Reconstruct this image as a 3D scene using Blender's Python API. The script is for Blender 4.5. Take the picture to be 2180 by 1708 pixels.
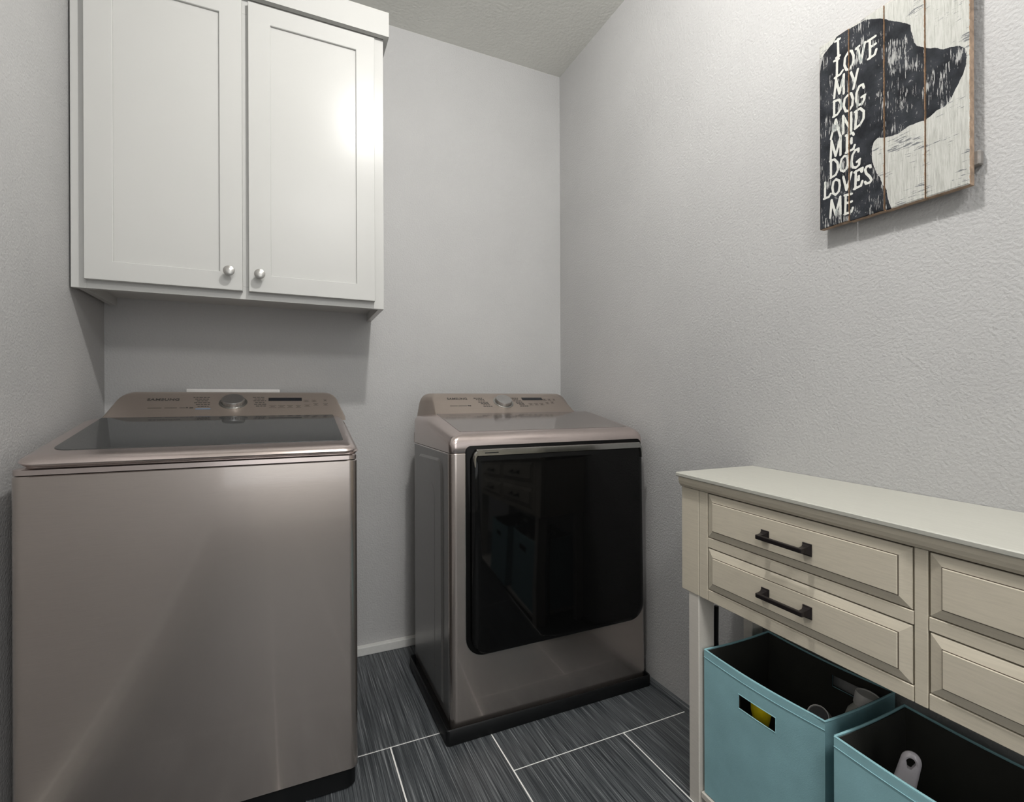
import bpy, bmesh, math, random
from mathutils import Vector, Matrix
random.seed(7)
scene = bpy.context.scene
for o in list(bpy.data.objects):
    bpy.data.objects.remove(o)

# ------------------------------------------------------------------ camera
CAMZ = 1.03
yaw, pitch, roll = math.radians(24.48), math.radians(-0.045), math.radians(0.2)
fwd = Vector((math.sin(yaw) * math.cos(pitch), math.cos(yaw) * math.cos(pitch), math.sin(pitch)))
rgt = Vector((math.cos(yaw), -math.sin(yaw), 0.0))
dwn = fwd.cross(rgt)
cc, ss = math.cos(roll), math.sin(roll)
r2 = cc * rgt + ss * dwn
d2 = -ss * rgt + cc * dwn
cam_data = bpy.data.cameras.new('camera')
cam_data.sensor_width = 36.0
cam_data.lens = 1050.0 / 2180.0 * 36.0
cam_data.clip_start = 0.02
cam = bpy.data.objects.new('camera', cam_data)
cam.matrix_world = Matrix(((r2.x, -d2.x, -fwd.x, 0), (r2.y, -d2.y, -fwd.y, 0), (r2.z, -d2.z, -fwd.z, CAMZ), (0, 0, 0, 1)))
scene.collection.objects.link(cam)
scene.camera = cam

# ------------------------------------------------------------------ world, exposure, lights
world = bpy.data.worlds.new('world')
scene.world = world
world.use_nodes = True
world.node_tree.nodes['Background'].inputs[0].default_value = (0.9, 0.95, 1.0, 1)
world.node_tree.nodes['Background'].inputs[1].default_value = 0.3
scene.view_settings.view_transform = 'Standard'
scene.view_settings.look = 'None'
scene.view_settings.gamma = 1.0
scene.view_settings.use_curve_mapping = False
scene.view_settings.exposure = 0.0

XL, XR, YB, YF, ZC = -0.5631, 1.2115, 2.0889, -1.9, 2.604

def light(name, kind, loc, energy, color=(1, 1, 1), size=0.1, rot=(0, 0, 0), size_y=None):
    d = bpy.data.lights.new(name, kind)
    d.energy = energy
    d.color = color
    if kind == 'AREA':
        d.size = size
        if size_y:
            d.shape = 'RECTANGLE'
            d.size_y = size_y
    else:
        d.shadow_soft_size = size
    o = bpy.data.objects.new(name, d)
    o.location = loc
    o.rotation_euler = rot
    scene.collection.objects.link(o)
    return o

light('ceiling_bulb', 'POINT', (0.40, 0.74, 2.555), 54.0, (1.0, 0.98, 0.95), 0.035)
light('rear_fill', 'AREA', (0.32, YF + 0.06, 1.35), 14.0, (0.95, 0.98, 1.0), 1.5, (math.radians(90), 0, 0), 2.0)  # added fill behind the camera, in front of the closed door; no daylight source
light('overhead_fill', 'AREA', (0.30, -0.70, ZC - 0.03), 28.0, (1.0, 0.985, 0.97), 0.55)  # soft fill added overhead to brighten walls and console; no fixture there

# ------------------------------------------------------------------ materials
def newmat(name):
    m = bpy.data.materials.new(name)
    m.use_nodes = True
    nt = m.node_tree
    return m, nt, nt.nodes['Principled BSDF']

def coords(nt, scale=(1, 1, 1)):
    g = nt.nodes.new('ShaderNodeNewGeometry')
    mp = nt.nodes.new('ShaderNodeMapping')
    mp.inputs['Scale'].default_value = scale
    nt.links.new(g.outputs['Position'], mp.inputs['Vector'])
    return mp.outputs['Vector']

def noise(nt, vec, scale, detail=4, rough=0.55):
    n = nt.nodes.new('ShaderNodeTexNoise')
    n.inputs['Scale'].default_value = scale
    n.inputs['Detail'].default_value = detail
    n.inputs['Roughness'].default_value = rough
    nt.links.new(vec, n.inputs['Vector'])
    return n.outputs['Fac']

def ramp(nt, fac, stops):
    r = nt.nodes.new('ShaderNodeValToRGB')
    els = r.color_ramp.elements
    while len(els) < len(stops):
        els.new(0.5)
    for e, (p, c) in zip(els, stops):
        e.position = p
        e.color = (c[0], c[1], c[2], 1)
    nt.links.new(fac, r.inputs['Fac'])
    return r.outputs['Color']

def bump(nt, b, h, strength, dist):
    n = nt.nodes.new('ShaderNodeBump')
    n.inputs['Strength'].default_value = strength
    n.inputs['Distance'].default_value = dist
    nt.links.new(h, n.inputs['Height'])
    nt.links.new(n.outputs['Normal'], b.inputs['Normal'])

def plain(name, col, rough=0.5, metal=0.0, spec=0.5, coat=0.0, **kw):
    m, nt, b = newmat(name)
    b.inputs['Base Color'].default_value = (*col, 1)
    b.inputs['Roughness'].default_value = rough
    b.inputs['Metallic'].default_value = metal
    b.inputs['Specular IOR Level'].default_value = spec
    b.inputs['Coat Weight'].default_value = coat
    v = coords(nt)
    f = noise(nt, v, kw.get('ns', 60))
    a = kw.get('amp', 0.04)
    c0 = tuple(x * (1 - a) for x in col)
    c1 = tuple(min(1, x * (1 + a)) for x in col)
    nt.links.new(ramp(nt, f, [(0.3, c0), (0.7, c1)]), b.inputs['Base Color'])
    if kw.get('bump'):
        bump(nt, b, noise(nt, v, kw.get('bs', 200)), kw['bump'], kw.get('bd', 0.001))
    return m

def textured_paint(name, col, strength=0.35, scale=95, rough=0.6):
    m, nt, b = newmat(name)
    v = coords(nt)
    f1 = noise(nt, v, scale, 3, 0.5)
    f2 = noise(nt, v, 3, 2)
    nt.links.new(ramp(nt, f2, [(0.3, tuple(c * .97 for c in col)), (0.7, tuple(c * 1.03 for c in col))]), b.inputs['Base Color'])
    b.inputs['Roughness'].default_value = rough
    b.inputs['Specular IOR Level'].default_value = 0.3
    bump(nt, b, f1, strength, 0.0045)
    return m

M = {}
M['wall'] = textured_paint('wall_paint', (0.425, 0.422, 0.419), 0.42, 160)
M['ceiling'] = textured_paint('ceiling_paint', (0.74, 0.74, 0.70), 0.45, 90)
M['white_trim'] = plain('white_trim_paint', (0.62, 0.62, 0.60), 0.4)
M['cabinet'] = plain('cabinet_paint', (0.50, 0.498, 0.482), 0.27, spec=0.2, amp=0.012, ns=3)
M['grout'] = plain('grout', (0.84, 0.83, 0.80), 0.9, amp=0.1, ns=150)
M['nickel'] = plain('brushed_nickel', (0.42, 0.41, 0.39), 0.28, 1.0)
M['dial_metal'] = plain('turned_dial_metal', (0.50, 0.49, 0.48), 0.33, 1.0)
M['chrome'] = plain('chrome', (0.42, 0.42, 0.40), 0.14, 1.0)
M['black_plastic'] = plain('black_plastic', (0.006, 0.0065, 0.007), 0.42, spec=0.25)
M['dark_gap'] = plain('dark_gap', (0.02, 0.018, 0.016), 0.8)
M['black_gloss'] = plain('black_gloss_glass', (0.003, 0.003, 0.003), 0.05, spec=0.22)
M['lid_glass'] = plain('smoked_lid_glass', (0.035, 0.037, 0.037), 0.05, spec=0.6)
M['ink'] = plain('dark_ink', (0.03, 0.027, 0.025), 0.5)
M['display'] = plain('display_glass', (0.01, 0.011, 0.014), 0.15)
M['glaze'] = plain('dark_glaze', (0.075, 0.055, 0.038), 0.8)
M['iron'] = plain('dark_bronze_metal', (0.022, 0.018, 0.019), 0.35, 0.6)
M['white_plastic'] = plain('white_plastic', (0.80, 0.79, 0.77), 0.3)
M['clear_plastic'] = plain('milky_plastic', (0.52, 0.53, 0.49), 0.3)
M['lilac_plastic'] = plain('pale_glossy_plastic', (0.78, 0.74, 0.78), 0.15, coat=0.5)
M['yellow_plastic'] = plain('yellow_plastic', (0.62, 0.50, 0.01), 0.35)
M['door_white'] = plain('door_white', (0.62, 0.60, 0.56), 0.4)
M['raw_wood'] = plain('raw_wood_edge', (0.33, 0.235, 0.165), 0.7, amp=0.3, ns=90)
M['batten'] = plain('grey_batten', (0.22, 0.205, 0.19), 0.7, amp=0.2)
M['door_black'] = plain('door_surround_black', (0.0025, 0.0025, 0.0025), 0.35, spec=0.12)
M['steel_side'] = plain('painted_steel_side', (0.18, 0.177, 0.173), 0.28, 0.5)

def brushed(name, col, rough=0.3, sc=(4, 4, 300), metal=0.92, amp=0.05, coat=0.0):
    m, nt, b = newmat(name)
    v = coords(nt, sc)
    f = noise(nt, v, 6, 4)
    f2 = noise(nt, coords(nt), 450, 2)
    nt.links.new(ramp(nt, f, [(0.3, tuple(c * (1 - amp) for c in col)), (0.7, tuple(c * (1 + amp) for c in col))]), b.inputs['Base Color'])
    b.inputs['Metallic'].default_value = metal
    b.inputs['Roughness'].default_value = rough
    b.inputs['Coat Weight'].default_value = coat
    b.inputs['Coat Roughness'].default_value = 0.07
    bump(nt, b, f2, 0.05, 0.0005)
    return m
M['metal'] = brushed('champagne_metal', (0.47, 0.415, 0.38), 0.25, metal=0.93, coat=1.0)
M['metal_top'] = brushed('champagne_metal_top', (0.56, 0.485, 0.46), 0.22, metal=0.9)
M['metal_gloss'] = brushed('champagne_gloss_panel', (0.34, 0.305, 0.29), 0.10, metal=0.8)
M['metal_panel'] = brushed('champagne_console_panel', (0.37, 0.315, 0.275), 0.36, (4, 300, 300), 0.75)

def tile_mat():
    m, nt, b = newmat('slate_grey_tile')
    v = coords(nt, (400, 4.5, 1))
    w = coords(nt, (140, 1.6, 1))
    f = noise(nt, v, 1.0, 5, 0.6)
    g = noise(nt, w, 1.0, 3, 0.5)
    mx = nt.nodes.new('ShaderNodeMath')
    mx.operation = 'MULTIPLY_ADD'
    nt.links.new(f, mx.inputs[0])
    mx.inputs[1].default_value = 0.65
    sc = nt.nodes.new('ShaderNodeMath')
    sc.operation = 'MULTIPLY'
    sc.inputs[1].default_value = 0.35
    nt.links.new(g, sc.inputs[0])
    nt.links.new(sc.outputs[0], mx.inputs[2])
    nt.links.new(ramp(nt, mx.outputs[0], [(0.38, (0.018, 0.021, 0.025)), (0.48, (0.044, 0.049, 0.054)), (0.56, (0.105, 0.113, 0.120)), (0.66, (0.28, 0.29, 0.295))]), b.inputs['Base Color'])
    b.inputs['Roughness'].default_value = 0.38
    b.inputs['Specular IOR Level'].default_value = 0.4
    bump(nt, b, mx.outputs[0], 0.25, 0.001)
    return m
M['tile'] = tile_mat()

def cream_mat(name, col, streak=0.05, sc=(60, 5, 90)):
    m, nt, b = newmat(name)
    f = noise(nt, coords(nt, sc), 4, 5, 0.6)
    g = noise(nt, coords(nt), 260, 3, 0.6)
    r1 = ramp(nt, f, [(0.25, tuple(c * (1 - streak * 2.2) for c in col)), (0.55, col), (0.8, tuple(c * (1 + streak) for c in col))])
    nt.links.new(r1, b.inputs['Base Color'])
    b.inputs['Roughness'].default_value = 0.5
    bump(nt, b, g, 0.08, 0.001)
    return m
M['cream'] = cream_mat('glazed_cream_paint', (0.60, 0.545, 0.44))
M['cream_top'] = cream_mat('cream_top_paint', (0.43, 0.425, 0.38), 0.03)
M['cream_leg'] = cream_mat('leg_paint', (0.62, 0.585, 0.53), 0.04)

def fabric_mat(name, col, sc=380, b_=0.25, rough=0.85):
    m, nt, b = newmat(name)
    v = coords(nt)
    f = noise(nt, v, 12, 4)
    nt.links.new(ramp(nt, f, [(0.3, tuple(c * .92 for c in col)), (0.7, tuple(c * 1.08 for c in col))]), b.inputs['Base Color'])
    b.inputs['Roughness'].default_value = rough
    bump(nt, b, noise(nt, v, sc, 3), b_, 0.0012)
    return m
M['teal'] = fabric_mat('teal_fabric', (0.25, 0.45, 0.49))
M['teal_edge'] = fabric_mat('teal_binding', (0.27, 0.49, 0.53))
M['lining'] = fabric_mat('charcoal_lining', (0.03, 0.03, 0.025))

def sign_mat():
    m, nt, b = newmat('distressed_painted_plank')
    def attr(n):
        a = nt.nodes.new('ShaderNodeAttribute')
        a.attribute_name = n
        return a.outputs['Fac']
    def math_(op, a, b_=None, c=None):
        n = nt.nodes.new('ShaderNodeMath')
        n.operation = op
        for i, x in enumerate((a, b_, c)):
            if x is None:
                continue
            if isinstance(x, (int, float)):
                n.inputs[i].default_value = x
            else:
                nt.links.new(x, n.inputs[i])
        return n.outputs[0]
    def mix(f, c0, c1):
        n = nt.nodes.new('ShaderNodeMix')
        n.data_type = 'RGBA'
        nt.links.new(f, n.inputs['Factor'])
        for i, c in ((6, c0), (7, c1)):
            if isinstance(c, tuple):
                n.inputs[i].default_value = (*c, 1)
            else:
                nt.links.new(c, n.inputs[i])
        return n.outputs[2]
    grain = noise(nt, coords(nt, (30, 420, 34)), 1.0, 5, 0.65)
    cross = noise(nt, coords(nt, (30, 40, 420)), 1.0, 5, 0.65)
    spots = noise(nt, coords(nt), 150, 5, 0.7)
    patch = noise(nt, coords(nt), 17, 3, 0.55)
    big = noise(nt, coords(nt), 30, 3, 0.5)
    # paint worn away where grain and patches coincide
    wear1 = math_('GREATER_THAN', math_('ADD', math_('MULTIPLY', grain, 0.6), math_('MULTIPLY', patch, 0.55)), 0.655)
    wear2 = math_('GREATER_THAN', math_('ADD', math_('MULTIPLY', spots, 0.65), math_('MULTIPLY', big, 0.35)), 0.622)
    wear3 = math_('GREATER_THAN', math_('ADD', math_('MULTIPLY', cross, 0.6), math_('MULTIPLY', patch, 0.5)), 0.645)
    white = ramp(nt, grain, [(0.3, (0.35, 0.35, 0.32)), (0.6, (0.49, 0.49, 0.46))])
    white = mix(wear3, white, (0.15, 0.155, 0.16))
    black = ramp(nt, big, [(0.35, (0.006, 0.007, 0.010)), (0.7, (0.028, 0.031, 0.037))])
    black = mix(wear2, black, (0.20, 0.20, 0.20))
    black = mix(wear1, black, (0.33, 0.33, 0.32))
    edge = math_('MULTIPLY_ADD', spots, 0.004, -0.002)
    dog = math_('LESS_THAN', math_('ADD', attr('dog'), edge), 0.0)
    col = mix(dog, white, black)
    e2 = math_('MULTIPLY_ADD', spots, 0.0014, -0.0007)
    let = math_('LESS_THAN', math_('ADD', attr('letters'), e2), 0.0)
    letc = mix(wear1, (0.58, 0.58, 0.54), (0.25, 0.28, 0.27))
    col = mix(let, col, letc)
    rim = math_('LESS_THAN', math_('ADD', attr('rim'), math_('MULTIPLY_ADD', spots, 0.003, -0.0015)), 0.0006)
    col = mix(rim, col, (0.30, 0.185, 0.11))
    nt.links.new(col, b.inputs['Base Color'])
    b.inputs['Roughness'].default_value = 0.7
    b.inputs['Specular IOR Level'].default_value = 0.15
    bump(nt, b, math_('ADD', grain, spots), 0.5, 0.0015)
    return m
M['sign'] = sign_mat()
STROKES = [[[0.7367,1.8771],[0.7359,1.8355]],[[0.7431,1.8752],[0.7324,1.8753]],[[0.7409,1.8356],[0.7326,1.8357]],[[0.7387,1.8295],[0.7395,1.7905]],[[0.7442,1.7901],[0.7319,1.7913],[0.7259,1.7969]],[[0.7456,1.8308],[0.7349,1.8294]],[[0.7124,1.8327],[0.7206,1.8227],[0.7221,1.8068],[0.7177,1.7934],[0.7103,1.7904],[0.7023,1.8006],[0.7016,1.8152],[0.7059,1.8293],[0.7124,1.8327]],[[0.6929,1.8291],[0.686,1.7904],[0.6775,1.8301]],[[0.6965,1.8277],[0.6894,1.8298]],[[0.6672,1.8291],[0.6666,1.7878]],[[0.6719,1.8287],[0.6557,1.8295]],[[0.6652,1.8117],[0.6551,1.8124]],[[0.6707,1.7882],[0.6571,1.7898],[0.6538,1.7992]],[[0.7458,1.7436],[0.7411,1.786],[0.7336,1.7475],[0.7234,1.7862],[0.7238,1.7419]],[[0.7075,1.7811],[0.7003,1.7572]],[[0.6924,1.7794],[0.7025,1.7404]],[[0.7459,1.7358],[0.746,1.6999]],[[0.7466,1.7362],[0.7344,1.7333],[0.7296,1.7221],[0.7314,1.7092],[0.739,1.7009],[0.7483,1.7004]],[[0.712,1.7345],[0.7216,1.7284],[0.7239,1.7129],[0.7195,1.6982],[0.7121,1.6958],[0.7048,1.7039],[0.7033,1.7182],[0.7069,1.7323],[0.712,1.7345]],[[0.6798,1.7303],[0.6819,1.7389],[0.6896,1.7389],[0.6953,1.7273],[0.6961,1.7097],[0.6919,1.6969],[0.6834,1.6967],[0.6792,1.7033],[0.6785,1.7118]],[[0.6848,1.7116],[0.6771,1.7125]],[[0.7539,1.6507],[0.7421,1.6909],[0.7323,1.648]],[[0.7484,1.6668],[0.7361,1.6668]],[[0.7259,1.6494],[0.7254,1.6907],[0.7075,1.6464],[0.7074,1.6887]],[[0.6962,1.6843],[0.6984,1.6479]],[[0.699,1.6858],[0.6877,1.6879],[0.68,1.6771],[0.6807,1.6612],[0.6878,1.6514],[0.6992,1.6475]],[[0.7546,1.6032],[0.7522,1.645],[0.7427,1.6054],[0.7312,1.646],[0.7317,1.6026]],[[0.7166,1.6403],[0.7174,1.6012]],[[0.7194,1.6417],[0.7039,1.6406],[0.7019,1.6353]],[[0.7152,1.6221],[0.7068,1.6246]],[[0.7067,1.6297],[0.7068,1.6181]],[[0.7195,1.6022],[0.7027,1.6031],[0.6999,1.6105]],[[0.7539,1.5984],[0.754,1.5578]],[[0.7561,1.5986],[0.7457,1.5985],[0.7383,1.587],[0.7376,1.5704],[0.7428,1.5606],[0.7548,1.5581]],[[0.7224,1.5962],[0.7289,1.5917],[0.7318,1.5797],[0.7304,1.5658],[0.7239,1.5608],[0.7168,1.5658],[0.7146,1.578],[0.716,1.5918],[0.7224,1.5962]],[[0.6917,1.5923],[0.6917,1.5987],[0.6985,1.5983],[0.7048,1.5896],[0.7069,1.5746],[0.7042,1.5618],[0.6973,1.5581],[0.6904,1.5616],[0.6897,1.5713]],[[0.6952,1.5702],[0.6884,1.5736]],[[0.7677,1.5527],[0.7686,1.515]],[[0.7709,1.5144],[0.7594,1.5146],[0.7549,1.5204]],[[0.7421,1.5499],[0.7481,1.5463],[0.7503,1.5337],[0.7489,1.5196],[0.743,1.5136],[0.7356,1.519],[0.7334,1.5315],[0.7348,1.5439],[0.7421,1.5499]],[[0.7254,1.5489],[0.7183,1.5152],[0.707,1.5514]],[[0.6973,1.5502],[0.6988,1.5105]],[[0.7,1.5485],[0.6864,1.5513],[0.6857,1.5453]],[[0.696,1.5281],[0.6912,1.5312]],[[0.6912,1.5362],[0.6912,1.5276]],[[0.7015,1.5108],[0.6865,1.5128],[0.6838,1.5217]],[[0.683,1.5513],[0.6844,1.5433]],[[0.6665,1.5456],[0.6678,1.5503],[0.6744,1.5504],[0.6777,1.5447],[0.6751,1.5351],[0.6679,1.5251],[0.6646,1.5167],[0.6679,1.5124],[0.6758,1.5128],[0.6778,1.5178]],[[0.7558,1.4635],[0.7527,1.5045],[0.7431,1.4666],[0.7324,1.5052],[0.7321,1.4636]],[[0.7198,1.5041],[0.7213,1.4621]],[[0.7226,1.5044],[0.7064,1.5019]],[[0.7184,1.4845],[0.7065,1.4845]],[[0.7228,1.4604],[0.7072,1.4615],[0.7044,1.4692]]]
DOG = [[0.7921,1.8637],[0.7789,1.8549],[0.7699,1.862],[0.7572,1.8711],[0.7462,1.8764],[0.7354,1.8907],[0.7193,1.8929],[0.71,1.8833],[0.6928,1.8812],[0.6776,1.8802],[0.6627,1.8722],[0.6454,1.8607],[0.6369,1.854],[0.6286,1.845],[0.6163,1.8341],[0.599,1.8189],[0.5886,1.8072],[0.588,1.7949],[0.5841,1.782],[0.5823,1.7674],[0.5772,1.7567],[0.5697,1.7496],[0.5562,1.7372],[0.5441,1.7315],[0.5394,1.7262],[0.5324,1.7203],[0.5186,1.7162],[0.5074,1.7109],[0.4996,1.7024],[0.4959,1.6938],[0.4965,1.6683],[0.5009,1.6533],[0.5075,1.6408],[0.5143,1.6281],[0.5211,1.6139],[0.5303,1.6064],[0.5444,1.6055],[0.5528,1.5999],[0.5638,1.597],[0.5708,1.598],[0.5826,1.5988],[0.592,1.5997],[0.6001,1.5968],[0.6112,1.5929],[0.6253,1.5944],[0.6398,1.5982],[0.6516,1.604],[0.6599,1.5982],[0.6637,1.5836],[0.6638,1.5622],[0.6593,1.5438],[0.6533,1.5249],[0.6474,1.5159],[0.643,1.498],[0.6342,1.4832],[0.6328,1.4683],[0.6286,1.4507],[0.6257,1.4417],[0.6258,1.4133],[0.7936,1.3886]]

# ------------------------------------------------------------------ helpers
ORG = {}

def thing(name, label, cat, loc, group=None):
    o = bpy.data.objects.new(name, None)
    o.location = loc
    o.empty_display_size = 0.05
    scene.collection.objects.link(o)
    o['label'] = label
    o['category'] = cat
    if group:
        o['group'] = group
    ORG[o] = Vector(loc)
    return o

def finish(name, bm, mat, parent=None, smooth=False, label=None, angle=35, warp=None):
    """link a bmesh given in world coordinates as one mesh object under parent"""
    off = ORG.get(parent, Vector((0, 0, 0))) if parent else Vector((0, 0, 0))
    if warp:
        for v in bm.verts:
            v.co = warp(v.co)
    bmesh.ops.recalc_face_normals(bm, faces=bm.faces)
    for v in bm.verts:
        v.co -= off
    me = bpy.data.meshes.new(name)
    bm.to_mesh(me)
    bm.free()
    mats = mat if isinstance(mat, (list, tuple)) else [mat]
    for m in mats:
        me.materials.append(M[m] if isinstance(m, str) else m)
    if smooth:
        for p in me.polygons:
            p.use_smooth = True
        try:
            me.set_sharp_from_angle(angle=math.radians(angle))
        except Exception:
            pass
    o = bpy.data.objects.new(name, me)
    scene.collection.objects.link(o)
    if parent:
        o.parent = parent
        ORG[o] = off
    else:
        ORG[o] = Vector((0, 0, 0))
    if label:
        o['label'] = label
    return o

def struct(name, bm, mat, parent=None, **k):
    o = finish(name, bm, mat, parent, **k)
    if not parent:
        o['kind'] = 'structure'
    return o

def box(bm, x0, x1, y0, y1, z0, z1, bev=0.0, seg=2):
    t = bmesh.new()
    vs = [t.verts.new((x, y, z)) for x in (x0, x1) for y in (y0, y1) for z in (z0, z1)]
    for f in ((0, 1, 3, 2), (4, 6, 7, 5), (0, 4, 5, 1), (2, 3, 7, 6), (0, 2, 6, 4), (1, 5, 7, 3)):
        t.faces.new([vs[i] for i in f])
    if bev > 0:
        bmesh.ops.bevel(t, geom=list(t.edges), offset=bev, segments=seg, profile=0.6, affect='EDGES')
    merge(bm, t)
    return bm

def merge(bm, t):
    mp = {v: bm.verts.new(v.co) for v in t.verts}
    for f in t.faces:
        try:
            bm.faces.new([mp[v] for v in f.verts])
        except ValueError:
            pass
    t.free()

def bx(*a, **k):
    return box(bmesh.new(), *a, **k)

def loft(bm, rings, cap0=True, cap1=True, closed=True):
    vr = [[bm.verts.new(p) for p in r] for r in rings]
    n = len(rings[0])
    for a, b in zip(vr, vr[1:]):
        for i in range(n if closed else n - 1):
            j = (i + 1) % n
            bm.faces.new((a[i], a[j], b[j], b[i]))
    if cap0:
        bm.faces.new(list(reversed(vr[0])))
    if cap1:
        bm.faces.new(vr[-1])
    return bm

def rrect(x0, x1, y0, y1, r, seg=6, rs=None):
    """rounded rectangle, counter-clockwise from the low corner; rs gives a radius per corner"""
    rs = rs or (r, r, r, r)
    pts = []
    cs = ((x0, y0, 1, 1, 180), (x1, y0, -1, 1, 270), (x1, y1, -1, -1, 0), (x0, y1, 1, -1, 90))
    for (cx, cy, sx, sy, a0), rr in zip(cs, rs):
        rr = max(rr, 1e-4)
        for k in range(seg + 1):
            a = math.radians(a0 + 90.0 * k / seg)
            pts.append((cx + sx * rr + rr * math.cos(a), cy + sy * rr + rr * math.sin(a)))
    return pts

def tube(bm, pts, r, n=10, cap=True):
    pts = [Vector(p) for p in pts]
    rad = r if isinstance(r, (list, tuple)) else [r] * len(pts)
    rings = []
    up = None
    for i, p in enumerate(pts):
        d = (pts[min(i + 1, len(pts) - 1)] - pts[max(i - 1, 0)]).normalized()
        if up is None:
            up = d.orthogonal().normalized()
        up = (up - d * up.dot(d)).normalized()
        s = d.cross(up)
        rings.append([p + (up * math.cos(2 * math.pi * k / n) + s * math.sin(2 * math.pi * k / n)) * rad[i] for k in range(n)])
    return loft(bm, rings, cap, cap)

def lathe(bm, origin, axis, prof, n=32, cap0=True, cap1=True):
    """prof = (radius, distance along axis)"""
    o, a = Vector(origin), Vector(axis).normalized()
    u = a.orthogonal().normalized()
    w = a.cross(u)
    rings = [[o + a * h + (u * math.cos(2 * math.pi * k / n) + w * math.sin(2 * math.pi * k / n)) * max(r, 1e-5) for k in range(n)] for r, h in prof]
    return loft(bm, rings, cap0, cap1)

def text_bm(body, size, sx, sy, O, ex, ey, ez, bold=0.0, depth=0.0002, spacing=1.0):
    c = bpy.data.curves.new('lettering', 'FONT')
    c.body = body
    c.size = size
    c.offset = bold
    c.extrude = 0.0001
    c.space_character = spacing
    c.align_x = 'CENTER'
    c.align_y = 'CENTER'
    t = bpy.data.objects.new('lettering', c)
    scene.collection.objects.link(t)
    dg = bpy.context.evaluated_depsgraph_get()
    me = bpy.data.meshes.new_from_object(t.evaluated_get(dg))
    bm = bmesh.new()
    bm.from_mesh(me)
    bpy.data.objects.remove(t)
    bpy.data.curves.remove(c)
    bpy.data.meshes.remove(me)
    O, ex, ey, ez = Vector(O), Vector(ex), Vector(ey), Vector(ez)
    for v in bm.verts:
        v.co = O + ex * v.co.x * sx + ey * v.co.y * sy + ez * (v.co.z + depth)
    return bm

# ------------------------------------------------------------------ room
struct('wall_back', bx(XL - .1, XR + .1, YB, YB + .1, 0, ZC), 'wall')
struct('wall_right', bx(XR, XR + .1, YF, YB, 0, ZC), 'wall')
struct('wall_left', bx(XL - .1, XL, YF, YB, 0, ZC), 'wall')
struct('ceiling', bx(XL - .1, XR + .1, YF - .1, YB + .1, ZC, ZC + .1), 'ceiling')
# front wall, behind the camera, with a doorway
b = bmesh.new()
DX0, DX1, DZ = -0.12, 0.76, 2.1
box(b, XL - .1, DX0, YF - .1, YF, 0, ZC)
box(b, DX1, XR + .1, YF - .1, YF, 0, ZC)
box(b, DX0, DX1, YF - .1, YF, DZ, ZC)
struct('wall_front', b, 'wall')
b = bmesh.new()
for x0, x1, z0, z1 in ((DX0 - .07, DX0, 0, DZ + .07), (DX1, DX1 + .07, 0, DZ + .07), (DX0, DX1, DZ, DZ + .07)):
    box(b, x0, x1, YF, YF + .02, z0, z1, bev=.003)
struct('trim_1', b, 'white_trim')
b = bmesh.new()
box(b, DX0, DX1, YF - .06, YF - .02, 0, DZ)
for x0, x1 in ((DX0 + .12, DX0 + .39), (DX1 - .39, DX1 - .12)):
    for z0, z1 in ((.2, .95), (1.1, 1.95)):
        box(b, x0, x1, YF - .022, YF - .012, z0, z1, bev=.004)
struct('door_1', b, 'door_white')

# floor: a light grout bed and separate slate tiles
fl = struct('floor', bx(XL - .1, XR + .1, YF - .1, YB + .1, -.1, -.0015), 'grout')
G = 0.0021
def tile(x0, x1, y0, y1):
    t = bmesh.new()
    dz = random.uniform(-.0002, .0003)
    box(t, x0 + G, x1 - G, y0 + G, y1 - G, -.008, dz, bev=.0009, seg=1)
    finish('tile', t, 'tile', fl)
c0, c1, c2 = .2755, .570, .944
for t in ((XL, -.02, 1.486, YB), (-.02, c1, 1.486, YB), (c1, XR, 1.249, 1.80), (c1, XR, 1.80, YB),
          (XL, -.02, .93, 1.486), (-.02, c0, .93, 1.486), (c0, c1, .93, 1.486),
          (c1, c2, .68, 1.249), (c2, XR, .68, 1.249)):
    tile(*t)
y = .93
for k in range(5):
    y1 = y - .57
    if k == 0:
        cols = [(XL, -.02, y1, y), (-.02, c0, y1, y), (c0, c1, y1, y)]
    else:
        cols = [(XL, -.02, y1, y), (-.02, c0, y1, y), (c0, c1, y1, y)]
    for t in cols:
        if t[3] > YF:
            tile(t[0], t[1], max(t[2], YF), t[3])
    y = y1
y = .68
for k in range(5):
    y1 = y - .57
    for t in ((c1, c2), (c2, XR)):
        if y > YF:
            tile(t[0], t[1], max(y1, YF), y)
    y = y1

# baseboards: a thin white strip along the back wall, a low dark tile edge along the right wall
struct('baseboard_back', bx(XL, XR, YB - .027, YB, 0, .034, bev=.003), 'white_trim')
b = bmesh.new()
loft(b, [[(XR - .021, y, 0), (XR - .019, y, .007), (XR - .006, y, .013), (XR, y, .014), (XR, y, 0)] for y in (YF, YB - .03)])
struct('baseboard_right', b, 'tile')
struct('baseboard_left', bx(XL, XL + .012, YF, YB - .03, 0, .08, bev=.003), 'white_trim')

# ceiling lamp (out of frame): canopy and bare bulb
lamp = thing('ceiling_lamp', 'small round ceiling lamp holder with a glowing bulb above the room', 'lamp', (.40, .74, ZC))
b = bmesh.new()
lathe(b, (.40, .74, ZC), (0, 0, -1), [(.06, 0), (.06, .008), (.05, .014), (.02, .018), (.015, .024)])
finish('canopy', b, 'white_plastic', lamp, smooth=True)

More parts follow.
